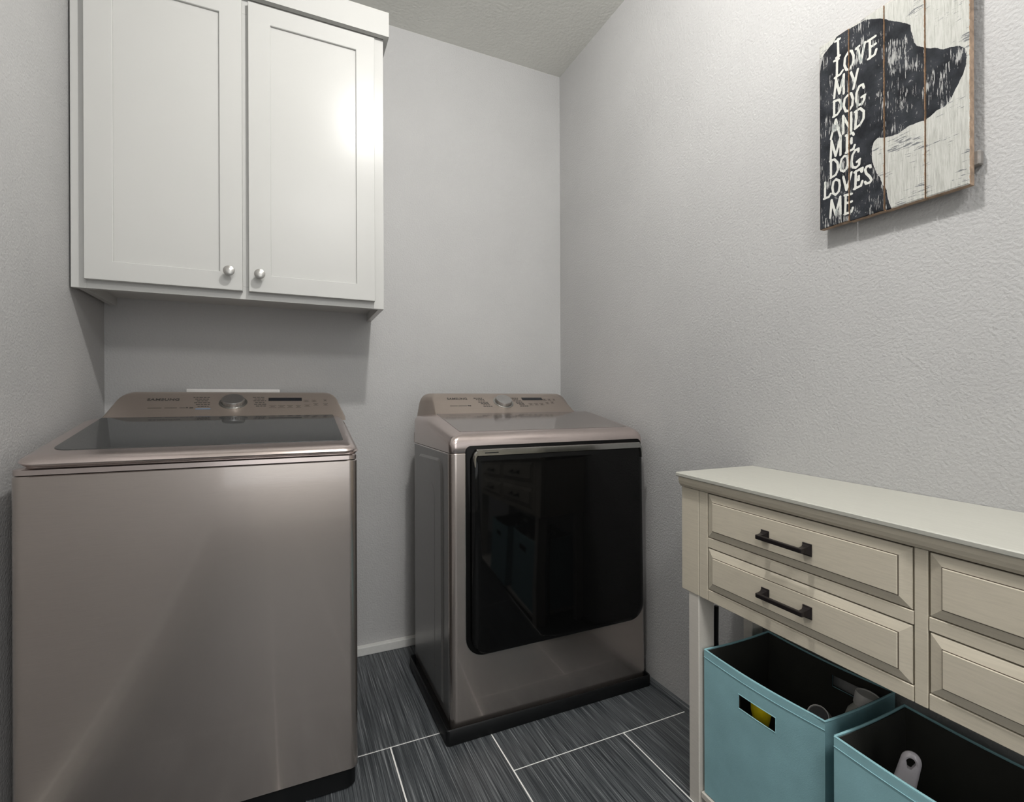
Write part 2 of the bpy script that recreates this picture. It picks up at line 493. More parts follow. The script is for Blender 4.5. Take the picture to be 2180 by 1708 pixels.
# white valve box on the wall behind the washer
vb = thing('laundry_valve_box', 'white rim of the wall box just above the washer console', 'valve box', (-.177, YB, .98))
b = bmesh.new()
box(b, -.327, -.026, YB - .014, YB, 1.062, 1.076, bev=.003)
box(b, -.327, -.026, YB - .014, YB, .90, .915, bev=.003)
box(b, -.327, -.313, YB - .014, YB, .915, 1.062, bev=.003)
box(b, -.040, -.026, YB - .014, YB, .915, 1.062, bev=.003)
finish('rim', b, 'white_plastic', vb)
finish('back_plate', bx(-.313, -.040, YB - .004, YB, .915, 1.062), 'white_plastic', vb)

# ------------------------------------------------------------------ wall cabinet
CY, CX0, CX1, CZ0, CZ1 = 1.790, -.558, .3145, 1.357, 2.33
cab = thing('wall_cabinet', 'white shaker wall cabinet with two tall doors hung above the washer', 'cabinet', (-.12, YB, CZ0))
b = bmesh.new()
finish('side_panel', bx(CX0 + .012, CX0 + .03, CY + .018, YB, CZ0, CZ1, bev=.001), 'cabinet', cab)
finish('side_panel', bx(CX1 - .018, CX1, CY + .018, YB, CZ0, CZ1, bev=.001), 'cabinet', cab)
finish('bottom_panel', bx(CX0 + .03, CX1 - .018, CY + .018, YB, CZ0 + .029, CZ0 + .043), 'cabinet', cab)
finish('top_panel', bx(CX0 + .03, CX1 - .018, CY + .018, YB, 2.31, 2.328), 'cabinet', cab)
finish('back_panel', bx(CX0 + .03, CX1 - .018, YB - .008, YB, CZ0 + .043, 2.31), 'cabinet', cab)
b = bmesh.new()
box(b, CX0, CX0 + .036, CY, CY + .018, CZ0, CZ1, bev=.001)
box(b, CX1 - .036, CX1, CY, CY + .018, CZ0, CZ1, bev=.001)
box(b, -.150, -.100, CY, CY + .018, CZ0 + .0402, CZ1 - .0602, bev=.0003)
box(b, CX0 + .036, CX1 - .036, CY, CY + .018, CZ0, CZ0 + .04, bev=.001)
box(b, CX0 + .036, CX1 - .036, CY, CY + .018, CZ1 - .06, CZ1, bev=.001)
finish('face_frame', b, 'cabinet', cab)

def shaker_door(x0, x1, z0, z1, px0, px1, pz0, pz1):
    yf, yb = CY - .020, CY - .001
    d = bmesh.new()
    def loop(x0, x1, z0, z1, y):
        return [(x0, y, z0), (x1, y, z0), (x1, y, z1), (x0, y, z1)]
    e = .0012
    loft(d, [loop(x0, x1, z0, z1, yb), loop(x0, x1, z0, z1, yf + e), loop(x0 + e, x1 - e, z0 + e, z1 - e, yf),
             loop(px0 - .0015, px1 + .0015, pz0 - .0015, pz1 + .0015, yf), loop(px0, px1, pz0, pz1, yf + .0015), loop(px0, px1, pz0, pz1, yf + .0075)], cap1=False)
    o = finish('door', d, 'cabinet', cab)
    p = finish('door_panel', bx(px0, px1, yf + .007, yf + .011, pz0, pz1), 'cabinet', o)
    return o
dl = shaker_door(-.523, -.128, 1.380, 2.302, -.456, -.190, 1.436, 2.243)
dr = shaker_door(-.110, .281, 1.380, 2.302, -.046, .219, 1.436, 2.243)
for d, (x, z) in ((dl, (-.1635, 1.4345)), (dr, (-.0785, 1.433))):
    k = bmesh.new()
    lathe(k, (x, CY - .020, z), (0, -1, 0), [(.0075, 0), (.0065, .004), (.0055, .012), (.0085, .016), (.0150, .019), (.0158, .0225), (.0148, .0255), (.010, .0275), (.004, .0283)], n=36)
    finish('knob', k, 'nickel', d, smooth=True, label='brushed nickel mushroom knob')
# crown board with its return
b = bmesh.new()
yc = CY - .024
loft(b, [[(x, yc, 2.3165), (x, yc, 2.402), (x, yc + .018, 2.402), (x, yc + .018, 2.3165)] for x in (CX0, .331)])
finish('crown_front', b, 'cabinet', cab)
finish('crown_return', bx(.3145, .331, yc + .018, YB, 2.3165, 2.402), 'cabinet', cab)
finish('crown_return', bx(CX0, CX0 + .012, yc + .018, YB, 2.3165, 2.402), 'cabinet', cab)
finish('crown_top', bx(CX0 + .012, .3145, yc + .018, YB, 2.384, 2.396), 'cabinet', cab)

# ------------------------------------------------------------------ appliances
def slab(bm, x0, x1, y0, y1, r, levels, seg=6, back_flat=False):
    """stack of rounded rectangles; level = (inset_x0, inset_x1, inset_front, inset_back, zfun)"""
    t = bmesh.new()
    rings = []
    for i, (ix0, ix1, iy0, iy1, zf) in enumerate(levels):
        rr = max(r - min(ix0, iy0) * .3, .003)
        pts = rrect(x0 + ix0, x1 - ix1, y0 + iy0, y1 - iy1, rr, seg, rs=(rr, rr, .004, .004) if back_flat else None)
        rings.append([(x, y, float(i)) for x, y in pts])
    loft(t, rings)
    if any(callable(l[4]) for l in levels):     # extra cross cuts so that the surface can follow the height function
        for k in range(1, 16):
            yy = y0 + (y1 - y0) * k / 16
            bmesh.ops.bisect_plane(t, geom=list(t.verts) + list(t.edges) + list(t.faces), plane_co=(0, yy, 0), plane_no=(0, 1, 0), dist=1e-6)
    ev = lambda zf, y: zf(y) if callable(zf) else zf
    for v in t.verts:
        f = v.co.z
        i = max(0, min(len(levels) - 1, int(math.floor(f + 1e-5))))
        w = max(0.0, f - i)
        z_ = ev(levels[i][4], v.co.y)
        if w > 1e-4 and i + 1 < len(levels):
            z_ = z_ * (1 - w) + ev(levels[i + 1][4], v.co.y) * w
        v.co.z = z_
    merge(bm, t)
    return bm

def console(parent, x0, x1, tx0, tx1, y0, z0, k, z1, yback, mat='metal_panel', bl=.55, wide=None, skirt=.012):
    """sloping control panel: front face y = y0 + k (z - z0), outline a soft trapezoid"""
    def outline(ins):
        pts = []
        n = 14
        L0, L1 = (x0 + ins, z0), (tx0 + ins, z1 - ins)
        R0, R1 = (x1 - ins, z0), (tx1 - ins, z1 - ins)
        cl = (x0 + ins + (tx0 - x0) * bl * .55, z1 - ins)
        cr = (x1 - ins - (x1 - tx1) * bl * .55, z1 - ins)
        al = (x0 + ins + (tx0 - x0) * .22, z0 + (z1 - z0) * .52)
        ar = (x1 - ins - (x1 - tx1) * .22, z0 + (z1 - z0) * .52)
        def bz(a, c, b_):
            return [((1 - t) ** 2 * a[0] + 2 * t * (1 - t) * c[0] + t * t * b_[0], (1 - t) ** 2 * a[1] + 2 * t * (1 - t) * c[1] + t * t * b_[1]) for t in [i / n for i in range(n + 1)]]
        pts = [(L0[0], z0 - skirt), L0] + bz(al, cl, L1) + bz(R1, cr, ar) + [R0, (R0[0], z0 - skirt)]
        return pts
    yf = lambda z: y0 + k * (z - z0)
    b = bmesh.new()
    o0, o1, o2 = outline(0), outline(.0), outline(.006)
    if wide:
        wx0, wx1, wz, grow = wide
        def spread(x, z, f):
            m_ = (x0 + x1) / 2
            h = min(1, (z1 - z) / (z1 - z0))
            t = x0 - wx0 if x < m_ else x1 - wx1
            edge = abs(x - m_) / ((x1 - x0) / 2)
            return (x - t * f * min(1, edge) * (.55 + .45 * h), z - (z0 - wz) * f * h ** 3)
        back = [[(q[0], yback, q[1]) for q in (spread(x, z, 1.0) for x, z in o0)],
                [(q[0], yback - .02, q[1]) for q in (spread(x, z, 1.0) for x, z in o0)]]
        mid = [(q[0], yf(z) * .45 + (yback - .02) * .55, q[1]) for (x, z), q in ((p_, spread(p_[0], p_[1], .62)) for p_ in o0)]
        back.append(mid)
    else:
        back = [[(x, yback, z) for x, z in o0]]
    rings = back + [
             [(x, min(yf(z) + (.012 if wide else .020), yback - .002), z) for x, z in o1],
             [(x, min(yf(z) + .006, yback - .003), z) for x, z in outline(.0015)],
             [(x, yf(z), z) for x, z in o2]]
    loft(b, rings)
    c = finish('control_panel', b, mat, parent, smooth=True, angle=50)
    nrm = Vector((0, -1, k)).normalized()
    tv = Vector((0, k, 1)).normalized()
    P = lambda x, z, h=0.0: Vector((x, yf(z), z)) + nrm * h
    return c, P, nrm, tv

def flat_quads(bm, P, tv, nrm, rects, h=.0004):
    """rects = (x centre, z centre, width, in-plane height)"""
    for x, z, w, hh in rects:
        c = P(x, z, h)
        ex = Vector((1, 0, 0))
        vs = [bm.verts.new(c + ex * sx * w / 2 + tv * sy * hh / 2) for sx, sy in ((-1, -1), (1, -1), (1, 1), (-1, 1))]
        lo = [bm.verts.new(v.co - nrm * (h + .0004)) for v in vs]
        bm.faces.new(vs)
        for i in range(4):
            bm.faces.new((vs[i], vs[(i + 1) % 4], lo[(i + 1) % 4], lo[i]))

def dial(parent, P, nrm, x, z, r=.033, R=.041):
    r, R = r * .95, R * .95
    k = bmesh.new()
    o = P(x, z)
    lathe(k, o, nrm, [(R + .003, -.001), (R + .003, .0012), (R, .0022), (R - .004, .0022), (R - .005, .0005), (r, .0005)], n=48, cap0=False, cap1=False)
    finish('dial_ring', k, 'nickel', parent, smooth=True)
    k = bmesh.new()
    lathe(k, o, nrm, [(r + .002, 0), (r + .0015, .0125), (r + .0005, .0148), (r - .0015, .0155), (r - .003, .0152), (.002, .0152)], n=48)
    d = finish('dial', k, 'dial_metal', parent, smooth=True, label='round silver selector dial')
    g = bmesh.new()
    u = nrm.orthogonal().normalized()
    for i in range(26):   # grip notches round the rim
        a = 2 * math.pi * i / 26
        q = Matrix.Rotation(a, 3, nrm) @ u
        c = o + q * (r + .0016) + nrm * .004
        s = nrm.cross(q)
        vs = [c + s * sx * .0012 + nrm * hz for hz in (0, .007) for sx in (-1, 1)]
        w = [g.verts.new(v) for v in vs] + [g.verts.new(v + q * .0009) for v in vs]
        for f in ((4, 5, 7, 6), (0, 1, 5, 4), (2, 6, 7, 3), (0, 4, 6, 2), (1, 3, 7, 5)):
            g.faces.new([w[i_] for i_ in f])
    finish('grip_notches', g, 'nickel', d)['kind'] = 'stuff'

def panel_print(c, P, nrm, tv, logo, sub, dialxz, left_rows, right_rows, disp, btns, kz):
    P0 = P
    P = lambda x, z, h=0.0: P0(x * .985, z, h)
    HK = .82
    # maker's lettering
    x, z, w, hh = logo
    t = text_bm('SAMSUNG', 1.0, 1, 1, (0, 0, 0), (1, 0, 0), (0, 1, 0), (0, 0, 1), bold=.025, spacing=1.08)
    xs = [v.co.x for v in t.verts]
    ys = [v.co.y for v in t.verts]
    sx, sy = w / (max(xs) - min(xs)), hh / (max(ys) - min(ys))
    mx, my = (max(xs) + min(xs)) / 2, (max(ys) + min(ys)) / 2
    o = P(x, z, .0003)
    for v in t.verts:
        v.co = o + Vector((1, 0, 0)) * (v.co.x - mx) * sx + tv * (v.co.y - my) * sy * HK + nrm * (v.co.z) * 1.0
    finish('maker_lettering', t, 'ink', c)
    b = bmesh.new()
    rects = list(sub)
    for rows in (left_rows, right_rows):
        for (xc, zc, ww) in rows:
            n = max(2, int(ww / .011))
            xx = xc - ww / 2
            while xx < xc + ww / 2 - .003:
                l = random.uniform(.005, .012)
                l = min(l, xc + ww / 2 - xx)
                rects.append((xx + l / 2, zc, l, .0042))
                xx += l + .0022
    flat_quads(b, P, tv, nrm, rects)
    finish('printed_settings', b, 'ink', c)['kind'] = 'stuff'
    d = bmesh.new()
    flat_quads(d, P, tv, nrm, [disp], h=.0009)
    finish('display', d, 'display', c)
    e = bmesh.new()
    for (x, z, w, hh) in btns:
        th = .0007
        flat_quads(e, P, tv, nrm, [(x, z + 0, w, th)], h=.0004)
        flat_quads(e, P, tv, nrm, [(x, z - hh / kz, w, th)], h=.0004)
        flat_quads(e, P, tv, nrm, [(x, z - hh / kz / 2, w * .55, .002)], h=.0004)
    finish('touch_buttons', e, 'ink', c)['kind'] = 'stuff'
    dial(c, P, nrm, *dialxz)

# ---- washer
WX0, WX1, WY, WYB = -.5285, .1690, 1.361, 2.05
washer = thing('washing_machine', 'champagne top-load washing machine with smoked glass lid under the white cabinet', 'washer', (-.18, 1.70, 0))
b = bmesh.new()
slab(b, WX0 + .004, WX1 - .004, WY + .012, WYB, .03, [(0, 0, 0, 0, .004), (0, 0, 0, 0, .060)])
finish('plinth', b, 'black_plastic', washer, smooth=True)
b = bmesh.new()
slab(b, WX0, WX1, WY, WYB, .022, [(.0, .0, .0, 0, .060), (0, 0, 0, 0, .8722), (.0018, .0018, .0018, 0, .8740)], seg=8, back_flat=True)
finish('body', b, 'metal', washer, smooth=True, angle=25)
b = bmesh.new()
slab(b, WX0 + .001, WX1 - .001, WY + .001, WYB, .022, [(.0015, .0015, .0015, 0, .8752), (0, 0, 0, 0, .8762), (0, 0, 0, 0, .8868), (.002, .002, .003, 0, .8885), (.008, .008, .014, 0, .8895)], seg=8, back_flat=True)
finish('top_trim', b, 'metal_top', washer, smooth=True)
b = bmesh.new()
hz = lambda d: (lambda y: min(.9245 + .181 * (y - 1.42), .984) + d)
slab(b, WX0 + .012, WX1 + .006, WY + .022, WYB, .02, [(.004, .006, .0, 0, .8894), (0, 0, 0, 0, lambda y: max(.893, hz(-.024)(y))), (.004, .003, .004, 0, lambda y: max(.8945, hz(-.0205)(y)))], seg=6, back_flat=True)
finish('top_cover', b, 'metal_top', washer, smooth=True)
# lid: soft-edged frame that rises towards the back
b = bmesh.new()
LX0, LX1, LY0, LY1 = -.5165, .1655, 1.350, 1.752
fr = lambda y: .9245 + .181 * (y - 1.42)
def lidz(d, drop):
    def f(y):
        s = max(0, (1.40 - y) / .05)
        return fr(y) + d - drop * s * s
    return f
slab(b, LX0, LX1, LY0, LY1, .03, [(.020, .012, .014, .0, lidz(-.024, -.004)), (.006, .004, .004, 0, lidz(-.019, -.001)), (0, 0, 0, 0, lidz(-.011, .001)), (.003, .003, .003, .001, lidz(-.0055, .002)), (.012, .010, .012, .002, lidz(-.0015, .003)),
     (.024, .020, .030, .004, lidz(0, .002)), (.042, .032, .066, .006, lidz(.0002, 0))], seg=10)
lid = finish('lid', b, 'metal_top', washer, smooth=True, angle=60)
b = bmesh.new()
pts = rrect(-.478, .1385, 1.412, 1.748, .02, 8, rs=(.030, .016, .006, .006))
loft(b, [[(x, y, fr(y) - .001) for x, y in pts], [(x, y, fr(y) + .0012) for x, y in pts],
         [(x * .998 + -.17 * .002, 1.58 + (y - 1.58) * .996, fr(y) + .0018) for x, y in pts]])
gl = finish('lid_glass', b, 'lid_glass', lid, label='smoked glass window of the lid')
# console
c, P, nrm, tv = console(washer, -.486, .179, -.432, .116, 1.752, .979, 1.7, 1.0615, WYB)
lr = [(-.255 - .0 + i * .002, 1.044 - i * .0058, .046 - (i % 3) * .008) for i in range(6)]
rr = [(-.088 + i * .0015, 1.044 - i * .0058, .038 - (i % 2) * .008) for i in range(6)]
panel_print(c, P, nrm, tv, (-.357, 1.037, .084, .017),
            [(-.372, 1.011, .035, .0022), (-.330, 1.011, .032, .0022), (-.300, 1.011, .014, .0022), (-.288, 1.0115, .006, .005), (-.276, 1.011, .010, .006)],
            (-.1625, 1.0265, .0325, .0400), lr, rr, (-.0065, 1.0365, .103, .020),
            [(-.045, 1.016, .022, .016), (-.018, 1.016, .022, .016), (.008, 1.016, .018, .016), (.034, 1.016, .016, .016), (.060, 1.034, .018, .014), (.085, 1.034, .016, .014), (.062, 1.018, .02, .014), (.090, 1.022, .016, .014), (.122, 1.036, .012, .012), (.122, 1.022, .016, .014)], 2.2 + .2)
b = bmesh.new()
flat_quads(b, P, tv, nrm, [(-.240, 1.0075, .040, .006)], h=.0005)
M['blue_print'] = plain('blue_print', (.12, .17, .25), .5)
finish('blue_marking', b, 'blue_print', c)

# ---- dryer on its black tray
DX0, DX1, DY, DYB = .445, 1.168, 1.424, 1.885
dryer = thing('tumble_dryer', 'champagne front-load dryer with large black glass door in the room corner', 'dryer', (.81, 1.65, .012))
def dwarp(p):
    """the right flank of the casing stands a touch wider at the foot"""
    q = p.copy()
    if p.x > 1.0:
        q.x += .013 * (1 - min(1, max(0, p.z / .9))) * (p.x - 1.0) / .17
    return q
b = bmesh.new()
slab(b, DX0, DX1, DY, DYB, .02, [(.001, .001, .001, 0, .014), (0, 0, 0, 0, .050), (0, 0, 0, 0, .868), (.0012, .0012, .0012, 0, .8695)], seg=8, back_flat=True)
body = finish('body', b, 'metal', dryer, smooth=True, warp=dwarp)
# embossed arches on the left flank
b = bmesh.new()
def arch(y0, y1, zt0, zt1, zb, x0, x1, ins=.010):
    def ring(i, x):
        r_ = .045 - i * .6
        pts = [(y0 + i, zb + i)]
        pts.append((y1 - i, zb + i))
        for a in range(0, 91, 15):
            t = math.radians(a)
            pts.append((y1 - i - r_ + r_ * math.cos(t), zt1 - i - r_ * 1.2 + r_ * 1.2 * math.sin(t)))
        for a in range(90, 181, 15):
            t = math.radians(a)
            pts.append((y0 + i + r_ + r_ * math.cos(t), zt0 - i - r_ * 1.2 + r_ * 1.2 * math.sin(t)))
        return [(x, yy, zz) for yy, zz in pts]
    loft(b, [ring(0, x0), ring(ins, x1)], cap0=False)
X = DX0 + .0002
arch(1.505, 1.825, .846, .838, .075, X, X - .0055, .009)
arch(1.545, 1.795, .812, .806, .085, X - .005, X - .0005, .009)
arch(1.578, 1.768, .765, .758, .095, X - .0006, X - .006, .009)
arch(1.605, 1.740, .702, .695, .105, X - .0058, X - .001, .008)
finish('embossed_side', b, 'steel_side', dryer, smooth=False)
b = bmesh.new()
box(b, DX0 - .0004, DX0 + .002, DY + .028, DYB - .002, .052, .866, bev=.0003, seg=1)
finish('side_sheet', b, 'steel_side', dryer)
# duct hump behind
finish('rear_panel', bx(.50, 1.11, DYB, 2.0, .05, .95, bev=.004), 'steel_side', dryer)
# top cover, a wedge with chamfered sides
b = bmesh.new()
hd = lambda y: min(.9305 + .188 * (y - 1.45), .983)
def dz(d, drop=0.0):
    def f(y):
        s = max(0, (1.455 - y) / .03)
        return hd(y) + d - drop * s * s
    return f
slab(b, DX0, DX1, DY, DYB, .020, [(.0012, .0012, .0012, 0, .8708), (0, 0, 0, 0, .8722), (0, 0, 0, 0, lambda y: hd(y) - .034), (.0015, .002, .0015, 0, dz(-.024)), (.008, .008, .006, 0, dz(-.014, .001)),
     (.020, .018, .014, 0, dz(-.0065, .0015)), (.036, .030, .026, .002, dz(-.001, .001)), (.042, .040, .036, .004, dz(0))], seg=10, back_flat=True)
finish('top_cover', b, 'metal_top', dryer, smooth=True, angle=60)
b = bmesh.new()
pts = rrect(.488, 1.124, 1.463, 1.735, .006, 6)
loft(b, [[(x, y, hd(y) - .001) for x, y in pts], [(x, y, hd(y) + .0008) for x, y in pts], [(.806 + (x - .806) * .996, 1.59 + (y - 1.59) * .99, hd(y) + .0014) for x, y in pts]])
finish('top_panel', b, 'metal_gloss', dryer, label='glossy champagne panel on the top')
c, P, nrm, tv = console(dryer, .480, 1.074, .526, 1.020, 1.722, .980, 1.5, 1.059, DYB + .01, wide=(.446, 1.150, .90, 0), skirt=.03)
lr = [(.690 + i * .004, 1.0395 - i * .0052, .040 - (i % 3) * .006) for i in range(7)]
rr = [(.846 + i * .004, 1.0395 - i * .0052, .036 - (i % 2) * .007) for i in range(7)]
panel_print(c, P, nrm, tv, (.601, 1.0375, .080, .016),
            [(.575, 1.011, .030, .0022), (.610, 1.011, .034, .0022), (.634, 1.0115, .006, .005), (.641, 1.011, .006, .006)],
            (.788, 1.024, .0325, .0400), lr, rr, (.9265, 1.0365, .092, .017),
            [(.905, 1.018, .018, .014), (.930, 1.018, .018, .014), (.955, 1.018, .018, .014), (.982, 1.036, .016, .012), (1.005, 1.036, .014, .012), (.985, 1.022, .014, .012), (1.010, 1.024, .014, .012), (1.028, 1.036, .01, .01)], 2.1)
# door
def dring(x0, x1, z0, z1, y, rb, rt):
    return [(x, y, z) for x, z in rrect(x0, x1, z0, z1, rb, 10, rs=(rb, rb, rt, rt))]
b = bmesh.new()
loft(b, [dring(.492, 1.155, .246, .892, DY + .004, .06, .018), dring(.492, 1.155, .246, .892, DY - .0012, .06, .018), dring(.4935, 1.1535, .2475, .8905, DY - .0022, .059, .017)])
door = finish('door', b, 'door_black', dryer, smooth=True, warp=dwarp)
b = bmesh.new()
loft(b, [dring(.4905, 1.1565, .2445, .880, DY + .003, .062, .018), dring(.4905, 1.1565, .2445, .880, DY - .0008, .062, .018)])
finish('door_edge', b, 'chrome', door, smooth=True, warp=dwarp)
b = bmesh.new()
loft(b, [dring(.506, 1.146, .254, .868, DY - .002, .056, .02), dring(.506, 1.146, .254, .868, DY - .016, .056, .02), dring(.510, 1.142, .258, .866, DY - .020, .052, .018), dring(.524, 1.128, .272, .852, DY - .0225, .04, .014)])
finish('door_glass', b, 'black_gloss', door, smooth=True, label='convex black glass front', warp=dwarp)
# chrome pull along the top edge with hooked ends
b = bmesh.new()
for pts in (rrect(.520, 1.134, .861, .882, .004, 4),):
    loft(b, [[(x, DY - .004, z) for x, z in pts], [(x, DY - .024, z) for x, z in pts], [(.827 + (x - .827) * .994, DY - .0275, .8715 + (z - .8715) * .8) for x, z in pts]])
for s, cx in ((-1, .530), (1, 1.124)):
    cl = [(cx, .8715)] + [(cx + s * .0155 * math.sin(math.radians(a_)), .8560 + .0155 * math.cos(math.radians(a_))) for a_ in (15, 30, 45, 60, 75, 90)] + [(cx + s * .0160, .848), (cx + s * .0160, .838), (cx + s * .0155, .829)]
    rings = []
    for k, (x, z) in enumerate(cl):
        x1_, z1_ = cl[min(k + 1, len(cl) - 1)]
        x0_, z0_ = cl[max(k - 1, 0)]
        L_ = math.hypot(x1_ - x0_, z1_ - z0_)
        nx, nz = (z1_ - z0_) / L_, -(x1_ - x0_) / L_
        w = .0105 - .0085 * (k / (len(cl) - 1)) ** .8
        rings.append([(x + nx * w * q, DY - d_, z + nz * w * q) for q, d_ in ((1, .008), (1, .0235), (.6, .0272), (-.6, .0272), (-1, .0235), (-1, .008))])
    loft(b, rings)
finish('door_pull', b, 'chrome', door, smooth=True, label='chrome pull strip along the top of the door')
b = bmesh.new()
box(b, .545, .59, DY - .0285, DY - .027, .8700, .8725, bev=.0004, seg=1)
finish('pull_slot', b, 'black_plastic', door)
for x in (.49, 1.10):
    for y in (1.47, 1.84):
        f = bmesh.new()
        lathe(f, (x, y, .0085), (0, 0, 1), [(.02, 0), (.02, .007)], n=16)
        finish('foot', f, 'black_plastic', dryer)

tray = thing('dryer_tray', 'black plastic tray with raised lip on the tiles beneath the dryer', 'tray', (.81, 1.65, .001))
b = bmesh.new()
TX0, TX1, TY0, TY1 = .4245, 1.189, 1.409, 1.898
r0 = rrect(TX0 + .003, TX1 - .002, TY0 + .003, TY1, .010, 5)
r1 = rrect(TX0, TX1, TY0, TY1, .012, 5)
r2 = rrect(TX0 + .0025, TX1 - .0025, TY0 + .0025, TY1 - .002, .010, 5)
r3 = rrect(TX0 + .006, TX1 - .006, TY0 + .006, TY1 - .005, .008, 5)
tilt = lambda x, z: z - max(0, (x - .45)) * .012
loft(b, [[(x, y, .001) for x, y in r0], [(x, y, .012) for x, y in r1], [(x, y, tilt(x, .047)) for x, y in r1], [(x, y, tilt(x, .050)) for x, y in r2], [(x, y, tilt(x, .0485)) for x, y in r3], [(x, y, .0085) for x, y in r3]])
finish('tray_shell', b, 'black_plastic', tray, smooth=True, angle=40)

# ------------------------------------------------------------------ console table
KX = lambda y: .945 - .030 * (1.0 - y)
def kw(p):
    """local (depth from the front face, y, z) -> world; front runs slightly out of parallel with the wall"""
    y = p.y
    f = KX(y)
    wall = XR - .0015
    t = min(1.0, max(-.1, p.x / .262))
    x = f + (wall - f) * t if p.x > 0 else f + p.x
    z = p.z - max(0.0, min(.30, p.z - .54)) * .10 * (1 - y)
    return Vector((x, y, z))
kt = thing('console_table', 'cream glazed console table with raised-panel drawers against the right wall', 'table', (1.08, .5, 0))
def kf(name, bm, mat, parent=None, **k):
    return finish(name, bm, mat, parent or kt, warp=kw, **k)
KY1, KY0 = .998, -.075
b = bmesh.new()
n = 8
def kstrip(prof, y0, y1, n=6):
    """profile of (depth, z) swept along y in n steps"""
    t = bmesh.new()
    loft(t, [[(d, y0 + (y1 - y0) * i / n, z) for d, z in prof] for i in range(n + 1)])
    return t
kf('top', kstrip([(-.016, .831), (-.018, .833), (-.018, .8395), (-.016, .8415), (.262, .8415), (.262, .831)], KY0 - .01, KY1 + .002), 'cream_top')
kf('top_moulding', kstrip([(-.004, .805), (-.010, .812), (-.0125, .820), (-.0135, .831), (.02, .831), (.02, .805)], KY0, KY1 - .002), 'cream')
Z_TOP, Z_BOT = .8045, .535
R1a, R1b = .692, .668     # middle rail
colsY = [(.461, .908), (.000, .4405)]
b = bmesh.new()
def kb(y0, y1, z0, z1, d0=0.0, d1=.02, bev=.0012):
    box(b, d0, d1, y0, y1, z0, z1, bev=bev, seg=1)
kb(.938, KY1, Z_BOT, Z_TOP)                    # corner post face
kb(.9085, .9365, Z_BOT, Z_TOP)
kb(.4415, .4605, Z_BOT, Z_TOP - .0)
kb(KY0, -.001, Z_BOT, Z_TOP)
for y0, y1 in colsY:
    kb(y0 + .0004, y1 - .0004, R1b, R1a)
    kb(y0 + .0004, y1 - .0004, Z_BOT, .5625)
kf('face_frame', b, 'cream')
kf('glaze_backing', bx(.016, .024, KY0 + .002, KY1 - .002, Z_BOT + .002, Z_TOP), 'glaze')
kf('glaze_shadow_line', bx(-.0012, .004, KY0 + .004, KY1 - .012, .8035, .8062), 'glaze')
kf('end_panel', bx(.022, .262, KY1 - .02, KY1, Z_BOT, Z_TOP, bev=.001, seg=1), 'cream')
kf('end_panel', bx(.022, .262, KY0, KY0 + .02, Z_BOT, Z_TOP, bev=.001, seg=1), 'cream')
kf('bottom_board', bx(.024, .262, KY0 + .02, KY1 - .02, Z_BOT + .004, Z_BOT + .016), 'cream')
def drawer(y0, y1, z0, z1, lab=None):
    g = .0022
    y0, y1, z0, z1 = y0 + g, y1 - g, z0 + g, z1 - g
    m = .019
    t = bmesh.new()
    def lp(i, d):
        return [(d, y0 + i, z0 + i), (d, y1 - i, z0 + i), (d, y1 - i, z1 - i), (d, y0 + i, z1 - i)]
    ringz = [lp(0, .018), lp(0, .0015), lp(.0008, .0006), lp(m, -.0045)]
    loft(t, ringz + [lp(m + .0001, -.0062), lp(m + .0012, -.0070)])
    o = kf('drawer', t, 'cream')
    # dark glaze in the step round the raised field
    q = bmesh.new()
    a, c_ = lp(m - .0014, -.0046), lp(m + .0001, -.0052)
    loft(q, [a, c_], cap0=False, cap1=False)
    kf('glaze_line', q, 'glaze', o)
    return o
def pull(parent, yc, zc, half=.048):
    h = bmesh.new()
    s = -.0068
    for sg in (-1, 1):
        y = yc + sg * half
        def rg(d, hy, hz, yo=0.0, zo=0.0):
            return [(s - d, y + yo - hy, zc + zo - hz), (s - d, y + yo + hy, zc + zo - hz), (s - d, y + yo + hy, zc + zo + hz), (s - d, y + yo - hy, zc + zo + hz)]
        loft(h, [rg(0, .0095, .0125), rg(.0025, .0095, .0125), rg(.0035, .008, .010), rg(.010, .0055, .0062), rg(.018, .0048, .005), rg(.0245, .005, .0045), rg(.0255, .0045, .0040)])
    box(h, s - .0262, s - .0175, yc - half - .005, yc + half + .005, zc - .0045, zc + .0045, bev=.002, seg=2)
    kf('handle', h, 'iron', parent, label='dark bronze bar handle')
for y0, y1 in colsY:
    d1 = drawer(y0, y1, R1a, .8035)
    d2 = drawer(y0, y1, .5625, R1b)
    pull(d1, (y0 + y1) / 2 + .004, .7435)
    pull(d2, (y0 + y1) / 2 + .004, .6160)
def leg(d0, d1, y0, y1):
    t = bmesh.new()
    e = .0015
    loft(t, [rr4(d0, d1, y0, y1, 0.0), rr4(d0, d1, y0, y1, Z_BOT + .004)])
    kf('leg', t, 'cream_leg')
def rr4(x0, x1, y0, y1, z):
    return [(x, y, z) for x, y in rrect(x0, x1, y0, y1, .002, 1)]
leg(.002, .054, .940, .976)
leg(.215, .258, .9625, .992)
leg(.002, .054, -.070, -.034)
kf('shelf', bx(.006, .262, -.034, .9385, .024, .0395, bev=.0015, seg=1), 'cream_leg')
leg(.215, .258, -.070, -.034)

cord = thing('black_cord', 'black cable hanging down behind the far leg of the console table', 'cable', (1.03, .962, 0))
b = bmesh.new()
tube(b, [(1.0235 + .0015 * math.sin(i * 1.1) + (.0012 if i > 9 else 0), .9575, .004 + i * .044) for i in range(12)] , .0058, n=8)
finish('cable', b, 'black_plastic', cord, smooth=True)

